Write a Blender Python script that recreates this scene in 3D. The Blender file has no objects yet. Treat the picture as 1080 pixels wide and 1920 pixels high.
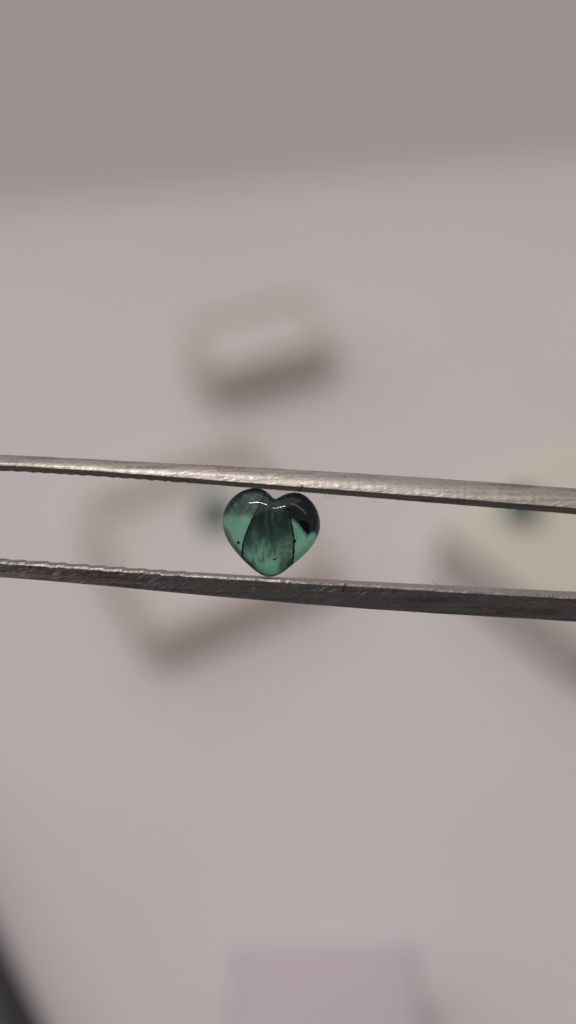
import bpy, bmesh, math, random
import numpy as np
from mathutils import Vector, Matrix, noise

random.seed(7)
C = bpy.context.scene.collection
R = math.radians

# ---------------------------------------------------------------- camera
PITCH = 50.0            # degrees below the horizon
FPX = 2249.0            # focal length in photograph pixels
DF = 0.0833             # distance to the gem (m)
DT = 0.220              # distance to the table along the axis (m)
cam_loc = Vector((0, -DT*math.cos(R(PITCH)), DT*math.sin(R(PITCH))))
cd = bpy.data.cameras.new('camera')
cam = bpy.data.objects.new('camera', cd); C.objects.link(cam)
cam.location = cam_loc
cam.rotation_euler = (R(90-PITCH), 0, 0)
cd.sensor_fit = 'VERTICAL'; cd.sensor_height = 24.0
cd.lens = FPX/1920*24.0
cd.clip_start = 0.005; cd.clip_end = 20
cd.dof.use_dof = True; cd.dof.focus_distance = DF; cd.dof.aperture_fstop = 5.9
cd.dof.aperture_blades = 0
bpy.context.scene.camera = cam

# ---------------------------------------------------------------- room light
w = bpy.data.worlds.new('World'); bpy.context.scene.world = w; w.use_nodes = True
bg = w.node_tree.nodes['Background']
bg.inputs[0].default_value = (1.0, 0.965, 0.97, 1); bg.inputs[1].default_value = 0.12

def area(name, loc, target, sx, sy, power, col):
    l = bpy.data.lights.new(name, 'AREA'); l.shape = 'RECTANGLE'
    l.size = sx; l.size_y = sy; l.energy = power; l.color = col
    o = bpy.data.objects.new(name, l); C.objects.link(o)
    o.location = loc
    o.rotation_euler = (Vector(target)-Vector(loc)).to_track_quat('-Z', 'Y').to_euler()
    return o
def tube(name, p0, p1, width, power, col):
    p0, p1 = Vector(p0), Vector(p1); c = (p0+p1)/2
    l = bpy.data.lights.new(name, 'AREA'); l.shape = 'RECTANGLE'
    l.size = (p1-p0).length; l.size_y = width; l.energy = power; l.color = col
    o = bpy.data.objects.new(name, l); C.objects.link(o); o.location = c
    x = (p1-p0).normalized(); z = (c-Vector((0, 0, .1))); z = (z-x*z.dot(x)).normalized(); y = z.cross(x)
    o.rotation_euler = Matrix((x, y, z)).transposed().to_euler()
area('ceiling_panel', (-0.9, 1.05, 1.95), (0, 0, 0), 6.0, 3.8, 43, (1.0, 0.975, 0.965))
tube('tube_lamp', (-.36, .11, 1.05), (.12, .175, 1.07), .011, 2.0, (1.0, .96, .90))
tube('tube_lamp', (.24, .22, 1.03), (.72, -.12, .74), .06, .25, (1.0, .97, .97))  # unseen dim tube, added to make the grey streak on the right lobe

sc = bpy.context.scene
sc.render.engine = 'CYCLES'
sc.view_settings.view_transform = 'Standard'; sc.view_settings.look = 'None'
sc.view_settings.exposure = 0; sc.view_settings.gamma = 1
sc.cycles.use_denoising = True
sc.cycles.max_bounces = 16; sc.cycles.transmission_bounces = 12; sc.cycles.transparent_max_bounces = 12
sc.cycles.caustics_reflective = True; sc.cycles.caustics_refractive = True
sc.cycles.use_light_tree = True

# ---------------------------------------------------------------- helpers
def tag(o, label=None, cat=None, group=None, kind=None):
    for k, v in (('label', label), ('category', cat), ('group', group), ('kind', kind)):
        if v: o[k] = v
    return o
def empty(name, loc, rot=(0, 0, 0)):
    o = bpy.data.objects.new(name, None); C.objects.link(o)
    o.location = loc; o.rotation_euler = rot; o.empty_display_size = 0.01
    return o
def link(name, me, m, parent=None):
    o = bpy.data.objects.new(name, me); C.objects.link(o)
    if m: me.materials.append(m)
    if parent: o.parent = parent
    return o
def from_bm(name, bm, m, parent=None, smooth=None):
    me = bpy.data.meshes.new(name)
    bmesh.ops.recalc_face_normals(bm, faces=bm.faces)
    bm.to_mesh(me); bm.free()
    if smooth is not None:
        me.shade_smooth()
        me.set_sharp_from_angle(angle=R(smooth))
    return link(name, me, m, parent)
def pix(px, py, z=0.0):
    """point at height z over the table that the photograph shows at px, py"""
    d = Vector(((px-540)/FPX, (960-py)/FPX, -1.0))
    d = Matrix.Rotation(R(90-PITCH), 3, 'X') @ d
    t = (z-cam_loc.z)/d.z
    return cam_loc + d*t

def mat(name, col, rough=0.5, metallic=0.0, var=0.0, scale=60, bump=0.0, bscale=400, spec=0.5, **kw):
    m = bpy.data.materials.new(name); m.use_nodes = True
    nt = m.node_tree; p = nt.nodes['Principled BSDF']
    p.inputs['Base Color'].default_value = (*col, 1); p.inputs['Roughness'].default_value = rough
    p.inputs['Metallic'].default_value = metallic; p.inputs['Specular IOR Level'].default_value = spec
    for k, v in kw.items(): p.inputs[k].default_value = v
    tc = nt.nodes.new('ShaderNodeTexCoord')
    if var:
        n = nt.nodes.new('ShaderNodeTexNoise'); n.inputs['Scale'].default_value = scale; n.inputs['Detail'].default_value = 6
        nt.links.new(tc.outputs['Object'], n.inputs['Vector'])
        r = nt.nodes.new('ShaderNodeValToRGB')
        r.color_ramp.elements[0].position = .3; r.color_ramp.elements[1].position = .7
        r.color_ramp.elements[0].color = (*[c*(1-var) for c in col], 1)
        r.color_ramp.elements[1].color = (*[min(1, c*(1+var)) for c in col], 1)
        nt.links.new(n.outputs['Fac'], r.inputs[0]); nt.links.new(r.outputs[0], p.inputs['Base Color'])
    if bump:
        n2 = nt.nodes.new('ShaderNodeTexNoise'); n2.inputs['Scale'].default_value = bscale; n2.inputs['Detail'].default_value = 4
        b = nt.nodes.new('ShaderNodeBump'); b.inputs['Strength'].default_value = bump; b.inputs['Distance'].default_value = 0.0002
        nt.links.new(tc.outputs['Object'], n2.inputs['Vector'])
        nt.links.new(n2.outputs['Fac'], b.inputs['Height']); nt.links.new(b.outputs[0], p.inputs['Normal'])
    return m

M_paper = mat('white_paper', (0.785, 0.725, 0.73), 0.75, var=0.025, scale=14, bump=0.2, bscale=900, spec=0.2)
M_wall = mat('wall_paint', (0.875, 0.80, 0.79), 0.9, var=0.03, scale=6, bump=0.2, bscale=300, spec=0.1)
M_box = mat('frosted_plastic', (0.95, 0.885, 0.84), 0.45, var=0.02, scale=80)
# thin milky plastic: part of the light goes straight through, part is scattered through
nt = M_box.node_tree; pb = nt.nodes['Principled BSDF']
tr = nt.nodes.new('ShaderNodeBsdfTransparent'); tl = nt.nodes.new('ShaderNodeBsdfTranslucent'); tl.inputs[0].default_value = (.93, .86, .82, 1)
m1 = nt.nodes.new('ShaderNodeMixShader'); m1.inputs[0].default_value = .35
m2 = nt.nodes.new('ShaderNodeMixShader'); m2.inputs[0].default_value = .38
nt.links.new(pb.outputs[0], m1.inputs[1]); nt.links.new(tl.outputs[0], m1.inputs[2])
nt.links.new(m1.outputs[0], m2.inputs[1]); nt.links.new(tr.outputs[0], m2.inputs[2])
nt.links.new(m2.outputs[0], nt.nodes['Material Output'].inputs['Surface'])
M_basec = mat('pale_card', (0.78, 0.70, 0.69), 0.7, var=0.03, scale=60)
M_boxw = mat('pale_foam', (0.78, 0.74, 0.725), 0.9, var=0.03, scale=200, bump=.4, bscale=2500)
M_cream = mat('cream_foam', (0.80, 0.735, 0.645), 0.9, var=0.03, scale=200, bump=.4, bscale=2500)
M_lav = mat('lavender_card', (0.69, 0.59, 0.645), 0.6, var=0.04, scale=60)
M_lavside = mat('grey_card', (0.50, 0.45, 0.43), 0.7, var=0.03, scale=60)
M_black = mat('black_plastic', (0.022, 0.021, 0.027), 0.4, var=0.2, scale=60)
M_grip = mat('black_rubber', (0.035, 0.033, 0.033), 0.7, var=0.2, scale=100)
M_chrome = mat('grey_metal', (0.30, 0.28, 0.28), 0.35, metallic=1.0, var=0.1)
M_stone = mat('green_stone', (0.004, 0.11, 0.075), 0.1, var=0.4, scale=400)
M_seam = mat('carbon_black', (0.006, 0.010, 0.010), 0.6, var=0.3, scale=4000)
M_fibre = mat('grey_fibre', (0.16, 0.14, 0.15), 0.6, var=0.1, scale=3000)

# ---------------------------------------------------------------- steel
def steel(name, col, rough, rot, bump):
    """brushed steel; object coordinates turned into millimetres"""
    m = bpy.data.materials.new(name); m.use_nodes = True
    nt = m.node_tree; L = nt.links.new; N = nt.nodes.new
    p = nt.nodes['Principled BSDF']; p.inputs['Metallic'].default_value = 1.0
    tc = N('ShaderNodeTexCoord')
    mp = N('ShaderNodeMapping'); mp.vector_type = 'POINT'
    mp.inputs['Scale'].default_value = (1000, 1000, 1000)
    L(tc.outputs['Object'], mp.inputs['Vector'])
    r1 = N('ShaderNodeMapping'); r1.inputs['Rotation'].default_value = (0, 0, R(rot))
    L(mp.outputs[0], r1.inputs['Vector'])
    s1 = N('ShaderNodeMapping'); s1.inputs['Scale'].default_value = (0.40, 5.5, 0.8)
    L(r1.outputs[0], s1.inputs['Vector'])
    n1 = N('ShaderNodeTexNoise'); n1.inputs['Scale'].default_value = 1.0; n1.inputs['Detail'].default_value = 2; n1.inputs['Roughness'].default_value = .6
    L(s1.outputs[0], n1.inputs['Vector'])
    s2 = N('ShaderNodeMapping'); s2.inputs['Scale'].default_value = (0.16, 4.5, 3.0)
    L(mp.outputs[0], s2.inputs['Vector'])
    n2 = N('ShaderNodeTexNoise'); n2.inputs['Scale'].default_value = 1.0; n2.inputs['Detail'].default_value = 4
    L(s2.outputs[0], n2.inputs['Vector'])
    n3 = N('ShaderNodeTexNoise'); n3.inputs['Scale'].default_value = 0.45; n3.inputs['Detail'].default_value = 5
    L(mp.outputs[0], n3.inputs['Vector'])
    n4 = N('ShaderNodeTexNoise'); n4.inputs['Scale'].default_value = 4.0; n4.inputs['Detail'].default_value = 4
    L(mp.outputs[0], n4.inputs['Vector'])
    # coarse patches decide where the grinding marks stay
    mask = N('ShaderNodeMapRange'); mask.inputs['From Min'].default_value = .40; mask.inputs['From Max'].default_value = .60
    mask.inputs['To Min'].default_value = .35
    L(n3.outputs['Fac'], mask.inputs['Value'])
    h = N('ShaderNodeMath'); h.operation = 'MULTIPLY'; L(n1.outputs['Fac'], h.inputs[0]); L(mask.outputs[0], h.inputs[1])
    h2 = N('ShaderNodeMath'); h2.operation = 'MULTIPLY_ADD'; h2.inputs[1].default_value = 0.35
    L(n2.outputs['Fac'], h2.inputs[0]); L(h.outputs[0], h2.inputs[2])
    b = N('ShaderNodeBump'); b.inputs['Strength'].default_value = bump; b.inputs['Distance'].default_value = 0.00012
    L(h2.outputs[0], b.inputs['Height']); L(b.outputs[0], p.inputs['Normal'])
    # grime and roughness
    rr = N('ShaderNodeMapRange'); rr.inputs['From Min'].default_value = .3; rr.inputs['From Max'].default_value = .7
    rr.inputs['To Min'].default_value = rough-.07; rr.inputs['To Max'].default_value = rough+.12
    L(n4.outputs['Fac'], rr.inputs['Value']); L(rr.outputs[0], p.inputs['Roughness'])
    cr = N('ShaderNodeValToRGB')
    cr.color_ramp.elements[0].position = .30; cr.color_ramp.elements[0].color = (col[0]*.52, col[1]*.45, col[2]*.38, 1)
    cr.color_ramp.elements[1].position = .52; cr.color_ramp.elements[1].color = (*col, 1)
    mm = N('ShaderNodeMath'); mm.operation = 'MULTIPLY_ADD'; mm.inputs[1].default_value = .28
    L(n4.outputs['Fac'], mm.inputs[0])
    hh = N('ShaderNodeMath'); hh.operation = 'MULTIPLY'; hh.inputs[1].default_value = .72; L(n2.outputs['Fac'], hh.inputs[0])
    L(hh.outputs[0], mm.inputs[2]); L(mm.outputs[0], cr.inputs[0]); L(cr.outputs[0], p.inputs['Base Color'])
    return m
M_steel = steel('brushed_steel', (0.35, 0.315, 0.295), 0.33, -18, 0.24)
M_steel2 = steel('ground_steel', (0.33, 0.295, 0.295), 0.27, -26, 0.9)

# ---------------------------------------------------------------- setting
def sheet(name, pts, m, kind='structure'):
    me = bpy.data.meshes.new(name); me.from_pydata([tuple(p) for p in pts], [], [tuple(range(len(pts)))]); me.update()
    return tag(link(name, me, m), kind=kind)
a, b = pix(0, 392), pix(1080, 300)
dirv = (b-a).normalized()
nrm = Vector((-dirv.y, dirv.x, 0))
P0 = a - dirv*1.2; P1 = b + dirv*1.2
f0 = P0 + nrm*0.02; f1 = P1 + nrm*0.02
# table: reaches a little in front of the photographer's end
sheet('table_top', [f0, Vector((f0.x, -0.16, 0)), Vector((f1.x, -0.16, 0)), f1], M_paper)
# wall behind the table, with a soft cove where it meets the table
bm = bmesh.new()
prof = []
rad = 0.009; LEAN = R(38)
for k in range(9):
    t = k/8*(math.pi/2-LEAN)
    prof.append((-rad*.8 + rad*math.sin(t), rad - rad*math.cos(t)+0.0003))
u0, z0 = prof[-1]
for z in (.02, .05, .083): prof.append((u0+(z-z0)*math.tan(LEAN), z))
u0, z0 = prof[-1]
prof += [(u0+.001, z0+.0015), (u0+.005, z0+.0015), (u0+.006, z0), (u0+.006, 0.0)]
rows = []
for (u, z) in prof:
    rows.append([bm.verts.new(P0 + nrm*u + Vector((0, 0, z))), bm.verts.new(P1 + nrm*u + Vector((0, 0, z)))])
for i in range(len(rows)-1):
    bm.faces.new((rows[i][0], rows[i][1], rows[i+1][1], rows[i+1][0]))
wall = from_bm('wall', bm, M_wall, smooth=60); tag(wall, kind='structure')

# ---------------------------------------------------------------- boxes on the table
def rbox(sx, sy, sz, bev, z0=0.0, ox=0.0, oy=0.0, seg=3):
    bm = bmesh.new()
    bmesh.ops.create_cube(bm, size=1, matrix=Matrix.Translation((ox, oy, z0+sz/2)) @ Matrix.Diagonal((sx, sy, sz, 1)))
    if bev: bmesh.ops.bevel(bm, geom=bm.edges[:], offset=bev, segments=seg, profile=.5, affect='EDGES')
    return bm
def tray(name, loc, rz, sx, sy, h, wt, m, parent_label, floor_m, floor_h, insert_name='foam_insert', cat='box', group=None):
    root = empty(name, loc, (0, 0, rz)); tag(root, parent_label, cat, group)
    # rim: a square tube of walls with rounded upright corners, as one shell
    bm = bmesh.new()
    def loop(hx, hy, r, z):
        vs = []
        for (cx, cy, a0) in ((hx-r, hy-r, 0), (-hx+r, hy-r, 90), (-hx+r, -hy+r, 180), (hx-r, -hy+r, 270)):
            for k in range(5):
                t = R(a0+k*22.5); vs.append(bm.verts.new((cx+r*math.cos(t), cy+r*math.sin(t), z)))
        return vs
    hx, hy = sx/2, sy/2; e = wt*.25
    L = [loop(hx, hy, .0022, 0.0002), loop(hx, hy, .0022, h-e), loop(hx-e, hy-e, .0020, h), loop(hx-wt+e, hy-wt+e, .0014, h),
         loop(hx-wt, hy-wt, .0012, h-e), loop(hx-wt, hy-wt, .0012, .001)]
    for A, B in zip(L, L[1:]):
        n = len(A)
        for i in range(n): bm.faces.new((A[i], A[(i+1) % n], B[(i+1) % n], B[i]))
    bm.faces.new(L[0]); bm.faces.new(L[-1])
    from_bm('box_shell', bm, m, root, smooth=40)
    ins = rbox(sx-2*wt-.0006, sy-2*wt-.0006, floor_h, .0006, z0=.0012)
    from_bm(insert_name, ins, floor_m, root, smooth=40)
    return root
# small tray near the wall
c = pix(486, 656, .004)
tray('display_tray', (c.x, c.y, 0), R(22), .0275, .0175, .0100, .0022, M_box,
     'small pale open gem box nearest the wall, above the tweezers', M_boxw, .0065, cat='gem box', group='gem boxes on the table')
# square open box under the heart stone
c = pix(384, 1020, .004)
tray('display_box', (c.x, c.y, 0), R(28), .036, .034, .0100, .0026, M_box,
     'square open gem box with thick beige rim behind the green heart stone', M_boxw, .0025, cat='gem box', group='gem boxes on the table')
# cream box on the right
c = pix(1082, 1002, .010)
cream = empty('foam_box', (c.x, c.y, 0), (0, 0, R(43))); tag(cream, 'larger cream foam topped gem box at the right edge of the photo', 'gem box', 'gem boxes on the table')
from_bm('box_base', rbox(.0355, .0355, .0075, .003, z0=.0002, seg=4), M_basec, cream, smooth=40)
from_bm('foam_top', rbox(.0342, .0342, .004, .0015, z0=.0078), M_cream, cream, smooth=40)
# lavender box in front
c = pix(612, 1960, .014)
lav = empty('lavender_box', (c.x, c.y, 0), (0, 0, R(0.5))); tag(lav, 'lavender lidded card box at the bottom edge of the photo', 'gem box', 'gem boxes on the table')
lavy = .0245
from_bm('box_base', rbox(.0222, lavy-.0012, .009, .0006, z0=.0002), M_lavside, lav, smooth=40)
from_bm('lid', rbox(.0240, lavy, .0065, .0008, z0=.0085), M_lav, lav, smooth=40)

# loose green stones lying in the boxes
def pebble(name, loc, r, flat, label, seed):
    bm = bmesh.new(); bmesh.ops.create_icosphere(bm, subdivisions=3, radius=1)
    for v in bm.verts:
        k = 1+.10*noise.noise(v.co*1.3+Vector((seed, 0, 0)))
        v.co = Vector((v.co.x*r*1.05*k, v.co.y*r*k, (v.co.z*flat*k)))
    o = from_bm(name, bm, M_stone, smooth=180); o.location = loc
    return tag(o, label, 'gemstone')
c = pix(403, 966, .0045); pebble('green_stone', (c.x, c.y, .0037+.0020), .0029, .0022, 'small blurred green stone lying in the square beige rimmed box', 1)
c = pix(978, 950, .0130); pebble('green_stone', (c.x, c.y, .0118+.0018), .0030, .0018, 'dark green stone on the cream foam box, half hidden by the upper tweezer arm', 5)

# black pen at lower left
a, b = pix(-125, 1670, .006), pix(8, 1960, .006)
pd = (b-a); pd.z = 0; pd.normalize()
pen_r = .0058
pen = empty('black_pen', (a.x, a.y, pen_r), (0, 0, math.atan2(pd.y, pd.x))); tag(pen, 'dark blurred pen lying at the lower left corner', 'pen')
def lathe(prof, seg=32):
    bm = bmesh.new(); rows = []
    for (x, r) in prof:
        rows.append([bm.verts.new((x, r*math.cos(2*math.pi*k/seg), r*math.sin(2*math.pi*k/seg))) for k in range(seg)])
    for A, B in zip(rows, rows[1:]):
        for k in range(seg): bm.faces.new((A[k], A[(k+1) % seg], B[(k+1) % seg], B[k]))
    bm.faces.new(rows[0]); bm.faces.new(rows[-1])
    return bm
from_bm('barrel', lathe([(-.0, .0050), (.001, .0054), (.055, .0056), (.056, .0052)]), M_black, pen, smooth=40)
gp = [(-.0215, .0044)]
for k in range(9):
    x = -.021+k*.0023; gp += [(x, .0052), (x+.0006, .0058), (x+.0014, .0058), (x+.0018, .0052)]
gp.append((-.0001, .0052))
from_bm('grip', lathe(gp), M_grip, pen, smooth=40)
from_bm('pen_tip', lathe([(-.034, .0006), (-.033, .0010), (-.028, .0028), (-.0216, .0046)]), M_chrome, pen, smooth=40)

# ---------------------------------------------------------------- tweezers
# frame of the tweezers and the stone: X along the image, Y up the picture, Z towards the camera
fwd = Matrix.Rotation(R(90-PITCH), 3, 'X') @ Vector((0, 0, -1))
org = cam_loc + fwd*DF
ROT = (R(90-PITCH), 0, 0)
def loc(px, py, z):
    """photograph pixel at z mm in front of the stone's plane -> local metres"""
    s = (DF*1000-z)/FPX
    return ((px-540)*s/1000, (960-py)*s/1000, z/1000)

KX = [-620, 0, 340, 540, 710, 1080, 2000, 3200, 4500]
UP = dict(u=[838, 851, 870, 879.5, 889, 916, 980, 1085, 1215],
          r=[851, 869, 893, 910.5, 922, 951, 1030, 1155, 1270],
          b=[860, 881, 904, 920, 935, 964, 1047, 1178, 1288])
LO = dict(t=[1022, 1045, 1073, 1082, 1091.5, 1109, 1160, 1225, 1292],
          r=[1029, 1053, 1080, 1089.5, 1101, 1121, 1175, 1240, 1300],
          m=[1044, 1071, 1096, 1109, 1117, 1137, 1197, 1268, 1335],
          b=[1050, 1080, 1112.5, 1130.5, 1144.5, 1165, 1232, 1312, 1380])
KK = [.62, .82, .95, 1.0, 1.05, 1.15, 1.6, 2.2, 2.8]
cols = np.concatenate([np.linspace(-620, -60, 60, endpoint=False), np.arange(-60, 1150, 1.4), np.linspace(1152, 4500, 110)])
def curve(v):
    fine = np.arange(-620, 4501, 5.0); y = np.interp(fine, KX, v)
    k = 41; yp = np.concatenate([y[0]+(y[1]-y[0])*np.arange(-k, 0), y, y[-1]+(y[-1]-y[-2])*np.arange(1, k+1)])
    ys = np.convolve(yp, np.ones(2*k+1)/(2*k+1), 'valid')
    return np.interp(cols, fine, ys)
kk = curve(KK)

def n1(x, s, o=0.0): return noise.noise(Vector((x/s+o, o*1.7, .3)))
def serr(px):       # height of the grip teeth (px) ; they stop at px = 370
    fade = min(1, max(0, (372-px)/25))
    return fade
def loft(name, sections, m, parent, sharp=28):
    """sections: per column a closed list of 3-D points"""
    n = len(sections[0]); verts = [p for s in sections for p in s]; faces = []
    for i in range(len(sections)-1):
        A = i*n; B = A+n
        for j in range(n):
            k = (j+1) % n
            faces.append((A+j, A+k, B+k, B+j))
    faces.append(tuple(range(n))); faces.append(tuple(reversed(range((len(sections)-1)*n, len(sections)*n))))
    me = bpy.data.meshes.new(name); me.from_pydata(verts, [], faces)
    bmx = bmesh.new(); bmx.from_mesh(me); bmesh.ops.recalc_face_normals(bmx, faces=bmx.faces); bmx.to_mesh(me); bmx.free()
    me.shade_smooth(); me.set_sharp_from_angle(angle=R(sharp))
    return link(name, me, m, parent)
def seg(p, q, n, bulge=0.0):
    out = []
    for i in range(n):
        t = i/n
        out.append((p[0]+(q[0]-p[0])*t + bulge*4*t*(1-t)*.6, p[1]+(q[1]-p[1])*t - bulge*4*t*(1-t)*12))
    return out      # (z, y) pairs
tw = empty('tweezers', org, ROT); tag(tw, 'steel tweezers held across the photo, gripping the green heart stone between their two arms', 'tweezers')

cu, cr, cb = curve(UP['u']), curve(UP['r']), curve(UP['b'])
S = []
for i, x in enumerate(cols):
    k = kk[i]; e = n1(x, 45)*.8 + n1(x, 9, 3)*.45
    U = (-.95*k, cu[i]+n1(x, 60, 5)*.5); Rg = (.93*k, cr[i]+e*.7-1.8); U = (.93*k-float(np.interp(x, [0, 400, 900], [.95, .66, .70]))*(cr[i]-cu[i])*.037, U[1]); R2 = (.975*k, cr[i]+e*.7+1.2)
    Bf = (.80*k, cb[i]+n1(x, 6, 9)*.5)
    Bb = (-1.05*k, cb[i]-9*k)
    prof = seg(U, Rg, 8, .10*k) + seg(Rg, R2, 2) + seg(R2, Bf, 5) + seg(Bf, Bb, 12) + seg(Bb, (-.95*k, cu[i]+4*k), 3) + seg((-.95*k, cu[i]+4*k), U, 4)
    pts = []
    for j, (z, y) in enumerate(prof):
        if 15 <= j <= 27:                      # inner gripping face: slanted teeth
            ph = (x + z*22 + n1(x, 20, 31)*12)/25
            tri = 1-abs(2*(ph % 1)-1)
            y -= serr(x)*tri*1.5 - serr(x)*.5
        # saw cut beside the contact with the stone
        if 9 <= j <= 15 and abs(x-(567-(j-9)*1.0)) < 1.5: z -= .10
        pts.append(loc(x, y, z))
    S.append(pts)
loft('upper_arm', S, M_steel, tw)

ct, cr, cm, cb2 = curve(LO['t']), curve(LO['r']), curve(LO['m']), curve(LO['b'])
S = []
for i, x in enumerate(cols):
    k = kk[i]; e = n1(x, 30, 11)*.9 + n1(x, 7, 13)*.4
    T = (-.95*k, ct[i]); Ra = (.93*k, cr[i]-2.2+e*.5); Rb = (1.04*k, cr[i]+2.0+e)
    Mm = (.96*k, cm[i]+n1(x, 30, 17)*.7); Bf = (.35*k, cb2[i]+n1(x, 80, 19)*.5); Bb = (-1.0*k, cb2[i]-6)
    prof = seg(T, Ra, 12) + seg(Ra, Rb, 2) + seg(Rb, Mm, 5) + seg(Mm, Bf, 4) + seg(Bf, Bb, 3) + seg(Bb, T, 3)
    pts = []
    for j, (z, y) in enumerate(prof):
        if j <= 14:
            ph = (x + z*24 + n1(x, 50, 23)*8)/37.0
            saw = (ph % 1)
            saw = saw/.78 if saw < .78 else (1-saw)/.22
            y -= serr(x)*((3*saw*saw-2*saw**3)*1.4 - .7) * (1.0 if j < 13 else .8)
            z += 0.0
        if 12 <= j <= 18 and abs(x-(648-(j-12)*.9)) < 1.5: z -= .10; y += .6
        pts.append(loc(x, y, z))
    S.append(pts)
loft('lower_arm', S, M_steel2, tw)
# joint where the arms are welded together, far outside the picture on the right
bm = bmesh.new()
p = loc(4560, 1298, 0)
bmesh.ops.create_cube(bm, size=1, matrix=Matrix.Translation(p) @ Matrix.Diagonal((.012, .0068, .0056, 1)))
bmesh.ops.bevel(bm, geom=bm.edges[:], offset=.0015, segments=3, profile=.5, affect='EDGES')
from_bm('joint', bm, M_steel, tw, smooth=40)

# ---------------------------------------------------------------- heart stone
OUT = [(512,941),(450,926),(400,896),(340,848),(280,793),(225,733),(170,665),(128,600),(98,530),(84,470),(80,410),(90,350),
       (112,292),(150,238),(200,188),(260,150),(320,129),(375,120),(425,124),(475,142),(520,176),(548,206),(568,224),
       (594,209),(640,186),(690,169),(740,160),(790,165),(840,186),(890,227),(930,275),(960,330),(978,390),(985,450),
       (982,505),(968,552),(943,605),(910,657),(870,707),(820,755),(770,799),(720,840),(670,880),(620,912),(568,934)]
OUT = np.array(OUT, float)
def resample(P, n):
    Q = np.vstack([P, P[:1]]); d = np.r_[0, np.cumsum(np.hypot(*np.diff(Q, axis=0).T))]
    t = np.linspace(0, d[-1], n, endpoint=False)
    return np.c_[np.interp(t, d, Q[:, 0]), np.interp(t, d, Q[:, 1])]
def smooth(P, k, keep=None):
    for _ in range(k):
        P = .25*np.roll(P, 1, 0)+.5*P+.25*np.roll(P, -1, 0)
    return P
NB = 320
B0 = resample(OUT, NB); B0 = smooth(B0, 6)
B1 = smooth(B0, 1400)                      # rounder outline used towards the middle
cen = np.array([528., 500.])
B1 = cen + (B1-B1.mean(0))*np.array([430., 385.])/np.abs(B1-B1.mean(0)).max(0)
NR = 72
def zpx(X, Y):     # zoomed coordinates -> photograph pixels
    return 400+X/4.909, 890+Y/4.909
HF, HB = 1.75, 1.15
def ring(s):
    w = s**3.0
    B = B0*w + B1*(1-w)
    return cen*(1-s) + B*s
rings, zs = [], []
for i in range(NR+1):
    t = i/NR*math.pi/2
    rings.append(ring(math.sin(t))); zs.append(math.cos(t)**.85)
def fieldpoly(P, X, Y, soft):
    P = np.array(P, float); n = len(P)
    inside = np.zeros(X.shape, bool); dist = np.full(X.shape, 1e9)
    for i in range(n):
        x0, y0 = P[i]; x1, y1 = P[(i+1) % n]
        cond = ((y0 > Y) != (y1 > Y)); 
        with np.errstate(divide='ignore', invalid='ignore'):
            xi = (x1-x0)*(Y-y0)/(y1-y0+1e-12)+x0
        inside ^= cond & (X < xi)
        L2 = (x1-x0)**2+(y1-y0)**2
        t = np.clip(((X-x0)*(x1-x0)+(Y-y0)*(y1-y0))/L2, 0, 1)
        dist = np.minimum(dist, np.hypot(X-x0-t*(x1-x0), Y-y0-t*(y1-y0)))
    sd = np.where(inside, dist, -dist)
    return np.clip(.5+sd/soft, 0, 1)
def fnoise(X, Y, s, o, aniso=1.0):
    return np.array([noise.fractal(Vector((x/s, y/s*aniso, o)), .7, 2.1, 4) for x, y in zip(X, Y)])
LEFTL = [(478,176),(452,222),(425,285),(398,345),(365,405),(332,480),(303,560),(283,640),(275,710),(286,775),(300,800),(340,840),(395,884),(450,916),(505,932)]
RIGHTL = [(590,235),(640,262),(684,312),(703,380),(718,450),(731,520),(738,600),(738,680),(730,755),(714,812),(680,856),(625,892),(560,924),(522,934)]
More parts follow.
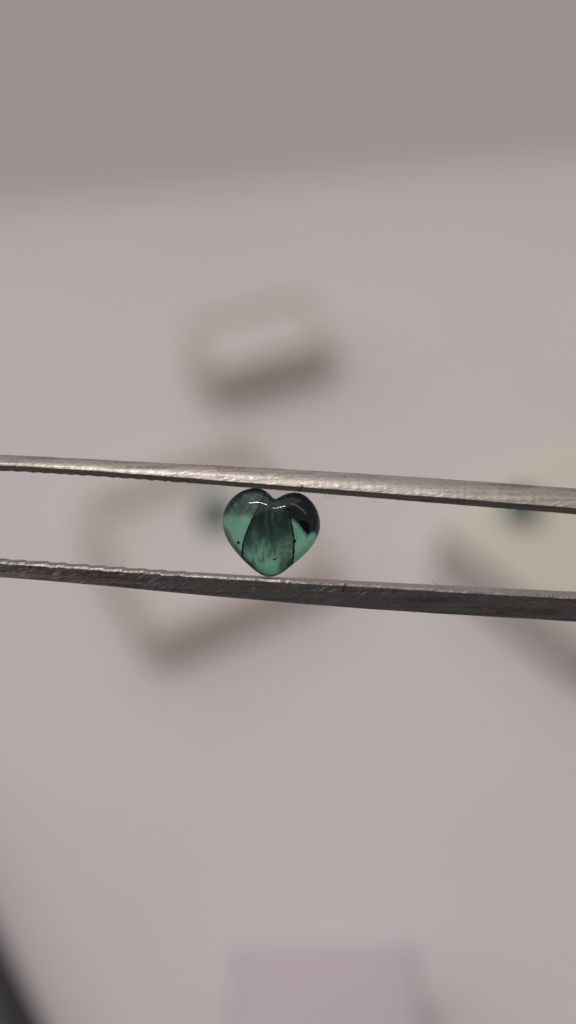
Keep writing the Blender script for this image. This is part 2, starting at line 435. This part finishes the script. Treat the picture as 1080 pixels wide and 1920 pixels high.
def growth(X, Y):
    """colour zones of the crystal: bright green, dark carbon rich zones and a darker middle sector, plus painted rim shade and glint"""
    wob = fnoise(X, Y, 55, 1.3)*22
    fine = .5*fnoise(X, Y, 40, 4.1); str_ = fnoise(X, Y, 60, 7.7, .35)
    G = np.array([.30, .64, .49])
    D = np.array([.026, .038, .042]); MD = np.array([.080, .145, .130])
    col = np.tile(G, (len(X), 1))
    def mix(c, f, k):
        f = np.clip(f*k, 0, 1)[:, None]; return c*(1-f), f
    def over(col, c, f): f = np.clip(f, 0, 1)[:, None]; return col*(1-f)+c*f
    # left sector, darker mottled cap
    cap = fieldpoly([(60,350),(110,365),(200,375),(300,385),(400,380),(500,200),(480,90),(300,60),(100,150)], X+wob, Y+wob, 50)
    col = over(col, MD, cap*np.clip(1.0+1.0*fine, .2, 1))
    cap2 = fieldpoly([(130,200),(120,330),(210,350),(290,300),(250,150)], X+wob, Y+wob*1.5, 60)
    col = over(col, D, cap2*np.clip(.75+fine*1.6, 0, 1))
    top = fieldpoly([(250,160),(450,175),(500,120),(300,60)], X+wob*.5, Y, 40)
    col = over(col, D, top*.85)
    # right sector: black cap
    rc = fieldpoly([(560,200),(700,120),(1000,180),(1030,500),(985,560),(900,545),(850,560),(815,500),(770,450),(700,400),(670,300)], X+wob*.7, Y+wob*1.0, 34)
    col = over(col, np.array([.022,.024,.032]), rc*np.clip(1.12+.35*fine, 0, 1))
    gr = fieldpoly([(705,262),(760,280),(850,345),(872,392),(835,380),(750,310)], X+wob*.3, Y+wob*.3, 14)
    # middle sector
    mid = fieldpoly(LEFTL+[(512,940)]+RIGHTL[::-1], X, Y, 10)
    inner = np.tile(G*1.0, (len(X), 1))
    arch = np.clip((690+60*np.cos((X-545)/70) - Y)/190 + .25*str_, 0, 1)      # dark above, fading down
    inner = over(inner, MD*.85, np.clip(arch*1.35, 0, 1))
    inner = over(inner, D*1.1, np.clip((600-Y)/170+.35*str_+.15, 0, 1))
    inner = over(inner, D*1.5, np.clip((460-X+30*str_)/100, 0, 1)*np.clip((770-Y)/130, 0, 1)*.9)
    vs = fnoise(X, Y, 34, 11.3, .22)
    inner = over(inner, MD*.9, np.clip(.18+1.1*vs, 0, .75)*np.clip((900-Y)/120, 0, 1))
    rs = np.clip((X-590)/30, 0, 1)*np.clip((Y-480)/120, 0, 1)
    inner = over(inner, MD*1.2, rs*np.clip(.78+fine, .2, 1))
    inner = over(inner, D*1.6, np.clip((X-630)/60, 0, 1)*np.clip((Y-740)/80, 0, 1)*.75)
    glint = np.exp(-((X-545)/14)**2-((Y-378)/34)**2)  # soft pale reflection painted into the middle sector's colour
    inner = over(inner, np.array([.20,.24,.24]), glint*.7)
    col = col*(1-mid[:, None]) + inner*mid[:, None]
    # faint darker edge all round the middle sector
    # refraction shading painted into the colour along parts of the rim
    dd = np.full(X.shape, 1e9)
    for i in range(len(OUT)):
        p0, p1 = OUT[i], OUT[(i+1) % len(OUT)]; q = p1-p0
        t = np.clip(((X-p0[0])*q[0]+(Y-p0[1])*q[1])/(q@q), 0, 1)
        dd = np.minimum(dd, np.hypot(X-p0[0]-t*q[0], Y-p0[1]-t*q[1]))
    rim_shade = np.clip(1.35-dd/(38+14*np.clip((520-X)/160, 0, 1)*np.clip((Y-430)/90, 0, 1)+14*wob/22), 0, 1)
    low = np.clip((520-X)/160, .0, 1)*np.clip((Y-430)/90, 0, 1)
    upl = np.clip((430-Y)/60, 0, 1)*.8
    rgt = np.clip((X-940)/30, 0, 1)*np.clip((620-Y)/60, 0, 1)*.5
    col = over(col, D*1.3, rim_shade*np.clip(low*.95+upl+rgt, 0, .95))
    # small specks
    rnd = random.Random(5)
    for _ in range(26):
        sx, sy, r = rnd.uniform(120, 940), rnd.uniform(380, 900), rnd.uniform(4, 8)
        col = over(col, D, (np.hypot(X-sx, Y-sy) < r)*.7)
    return col
me = bpy.data.meshes.new('stone_body')
V = []; XY = []
cx, cy = zpx(*cen)
def add(Xz, Yz, z):
    px, py = zpx(Xz, Yz); V.append(loc(px, py, 0.0)[:2] + (z/1000,)); XY.append((Xz, Yz))
add(cen[0], cen[1], HF)
for i in range(1, NR+1):
    for (X, Y) in rings[i]: add(X, Y, HF*zs[i])
# short girdle then the back dome
gb = len(V)
for (X, Y) in rings[NR]: add(X, Y, -.35)
for i in range(NR-4, 0, -4):
    for (X, Y) in rings[i]: add(X, Y, -.35-HB*zs[i])
add(cen[0], cen[1], -.35-HB)
F = [(0, 1+j, 1+(j+1) % NB) for j in range(NB)]
nrow = (len(V)-2)//NB
for i in range(nrow-1):
    A = 1+i*NB; Bx = A+NB
    for j in range(NB):
        k = (j+1) % NB; F.append((A+j, Bx+j, Bx+k, A+k))
last = 1+(nrow-1)*NB
F += [(last+(j+1) % NB, last+j, len(V)-1) for j in range(NB)]
me.from_pydata(V, [], F); me.update()
XY = np.array(XY)
# front and back share the growth colouring; the back is kept plain green
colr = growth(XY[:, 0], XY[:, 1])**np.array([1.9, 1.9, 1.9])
front = np.array([v[2] >= -0.0003 for v in V])
colr[~front] = (.62, .86, .76)
at = me.attributes.new('growth_colour', 'FLOAT_COLOR', 'POINT')
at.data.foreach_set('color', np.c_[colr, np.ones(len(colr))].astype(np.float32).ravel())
pa = me.attributes.new('polish', 'FLOAT', 'POINT')
pa.data.foreach_set('value', np.where(front, .03, .30).astype(np.float32))
me.shade_smooth()
bmx = bmesh.new(); bmx.from_mesh(me); bmesh.ops.recalc_face_normals(bmx, faces=bmx.faces); bmx.to_mesh(me); bmx.free()
M_gem = bpy.data.materials.new('green_crystal'); M_gem.use_nodes = True
nt = M_gem.node_tree; p = nt.nodes['Principled BSDF']
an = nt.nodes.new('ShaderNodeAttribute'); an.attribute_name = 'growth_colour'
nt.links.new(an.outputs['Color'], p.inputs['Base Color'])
p.inputs['Transmission Weight'].default_value = 1.0
ra = nt.nodes.new('ShaderNodeAttribute'); ra.attribute_name = 'polish'       # the flat back is only ground, the dome is polished
nt.links.new(ra.outputs['Fac'], p.inputs['Roughness'])
p.inputs['IOR'].default_value = 1.42
heart = empty('heart_gemstone', org, ROT)
tag(heart, 'polished translucent green heart shaped stone with dark zones, gripped between the two tweezer arms', 'gemstone')
link('stone_body', me, M_gem, heart)

def zfront(X, Y):
    """height of the front dome over a point of the stone (mm)"""
    d = np.array([X, Y])-cen
    ang = math.atan2(d[1], d[0])
    best = None
    for s in np.linspace(.02, 1, 60):
        Rg = ring(s); a_ = np.arctan2(Rg[:, 1]-cen[1], Rg[:, 0]-cen[0])
        j = np.argmin(np.abs(np.angle(np.exp(1j*(a_-ang)))))
        if np.hypot(*(Rg[j]-cen)) >= np.hypot(*d): best = s; break
    s = best if best else 1
    return HF*max(0, math.cos(math.asin(min(1, s))))**.85
def seam(name, path, wpx, seed):
    """thin curved dark wall standing inside the stone along a path"""
    P = np.array(path, float)
    d = np.r_[0, np.cumsum(np.hypot(*np.diff(P, axis=0).T))]; n = 60
    t = np.linspace(0, d[-1], n); Q = np.c_[np.interp(t, d, P[:, 0]), np.interp(t, d, P[:, 1])]
    for _ in range(6): Q[1:-1] = .25*Q[:-2]+.5*Q[1:-1]+.25*Q[2:]
    Q[:, 0] += [6*noise.noise(Vector((i*.35, seed*3.3, 1)))+4*noise.noise(Vector((i*1.3, seed*2.3, 4))) for i in range(n)]
    bm = bmesh.new(); rows = []
    for i in range(n):
        T = Q[min(i+1, n-1)]-Q[max(i-1, 0)]; T /= np.hypot(*T); N = np.array([-T[1], T[0]])
        wv = wpx*(1+.9*noise.noise(Vector((i*.5, seed, 0))))*(.35+.65*math.sin(math.pi*min(1, (i+6)/(n+10))))
        zt = zfront(*Q[i])-.14
        row = []
        for (o, dz) in ((-1, 0), (1, 0), (.8, -.35), (-.8, -.35)):
            q = Q[i]+N*wv*o; px, py = zpx(*q)
            row.append(bm.verts.new(loc(px, py, 0)[:2]+((zt+dz)/1000,)))
        rows.append(row)
    for A, B in zip(rows, rows[1:]):
        for j in range(4): bm.faces.new((A[j], A[(j+1) % 4], B[(j+1) % 4], B[j]))
    bm.faces.new(rows[0]); bm.faces.new(rows[-1])
    return from_bm(name, bm, M_seam, heart, smooth=50)
seam('growth_seam', LEFTL, 7.0, 1)
seam('growth_seam', RIGHTL, 7.0, 2)
def blob(name, X, Y, rx, ry, rot, seed, dz=.08):
    bm = bmesh.new(); bmesh.ops.create_icosphere(bm, subdivisions=3, radius=1)
    z0 = zfront(X, Y)-dz-.06; px, py = zpx(X, Y); o = Vector(loc(px, py, 0))
    mm = .0370/4.909
    for v in bm.verts:
        k = 1+.55*noise.noise(v.co*2.2+Vector((seed, 0, 0)))
        q = Vector((v.co.x*rx*.9*k*mm, v.co.y*ry*k*mm, v.co.z*.05))
        q.rotate(Matrix.Rotation(R(rot), 3, 'Z'))
        v.co = Vector((o.x+q.x/1000, o.y+q.y/1000, (z0+q.z)/1000))
    return from_bm(name, bm, M_seam, heart, smooth=60)
blob('inclusion', 846, 480, 72, 34, -50, 1)
blob('inclusion', 240, 620, 18, 12, -40, 2)
blob('inclusion', 565, 770, 18, 7, 10, 3)
blob('inclusion', 750, 605, 10, 16, 0, 4)

# ---------------------------------------------------------------- loose fibres
def fibre(name, pts, r, label):
    bm = bmesh.new(); rows = []
    P = [Vector(loc(*q)) for q in pts]
    Q = []
    for i in range(len(P)-1):
        a0 = P[max(i-1, 0)]; a1 = P[i]; a2 = P[i+1]; a3 = P[min(i+2, len(P)-1)]
        for k in range(5):
            t = k/5
            Q.append(.5*((2*a1)+(a2-a0)*t+(2*a0-5*a1+4*a2-a3)*t*t+(3*a1-a0-3*a2+a3)*t**3))
    Q.append(P[-1])
    base = Q[0].copy()
    for i, q in enumerate(Q):
        T = (Q[min(i+1, len(Q)-1)]-Q[max(i-1, 0)]).normalized()
        u = T.cross(Vector((0, 0, 1))).normalized(); v = T.cross(u)
        rows.append([bm.verts.new(q-base+(u*math.cos(a)+v*math.sin(a))*r) for a in (0, R(72), R(144), R(216), R(288))])
    for A, B in zip(rows, rows[1:]):
        for j in range(5): bm.faces.new((A[j], A[(j+1) % 5], B[(j+1) % 5], B[j]))
    bm.faces.new(rows[0]); bm.faces.new(rows[-1])
    o = from_bm(name, bm, M_fibre, smooth=180)
    Rm = Matrix.Rotation(R(90-PITCH), 3, 'X')
    o.location = org + Rm @ base; o.rotation_euler = ROT
    return tag(o, label, 'fibre')
fibre('fibre', [(811, 1085, .9), (814, 1091, 1.0), (822, 1098, 1.0), (836, 1105, 1.06)], .000011, 'short dark hair standing on the lower tweezer arm, right of the stone')
fibre('fibre', [(610, 925, .7), (612, 932, .8), (618, 934, .9), (621, 929, .95), (627, 934, .9), (631, 931, .8)], .000010, 'tiny curled lint fibre under the upper tweezer arm, right of the stone')
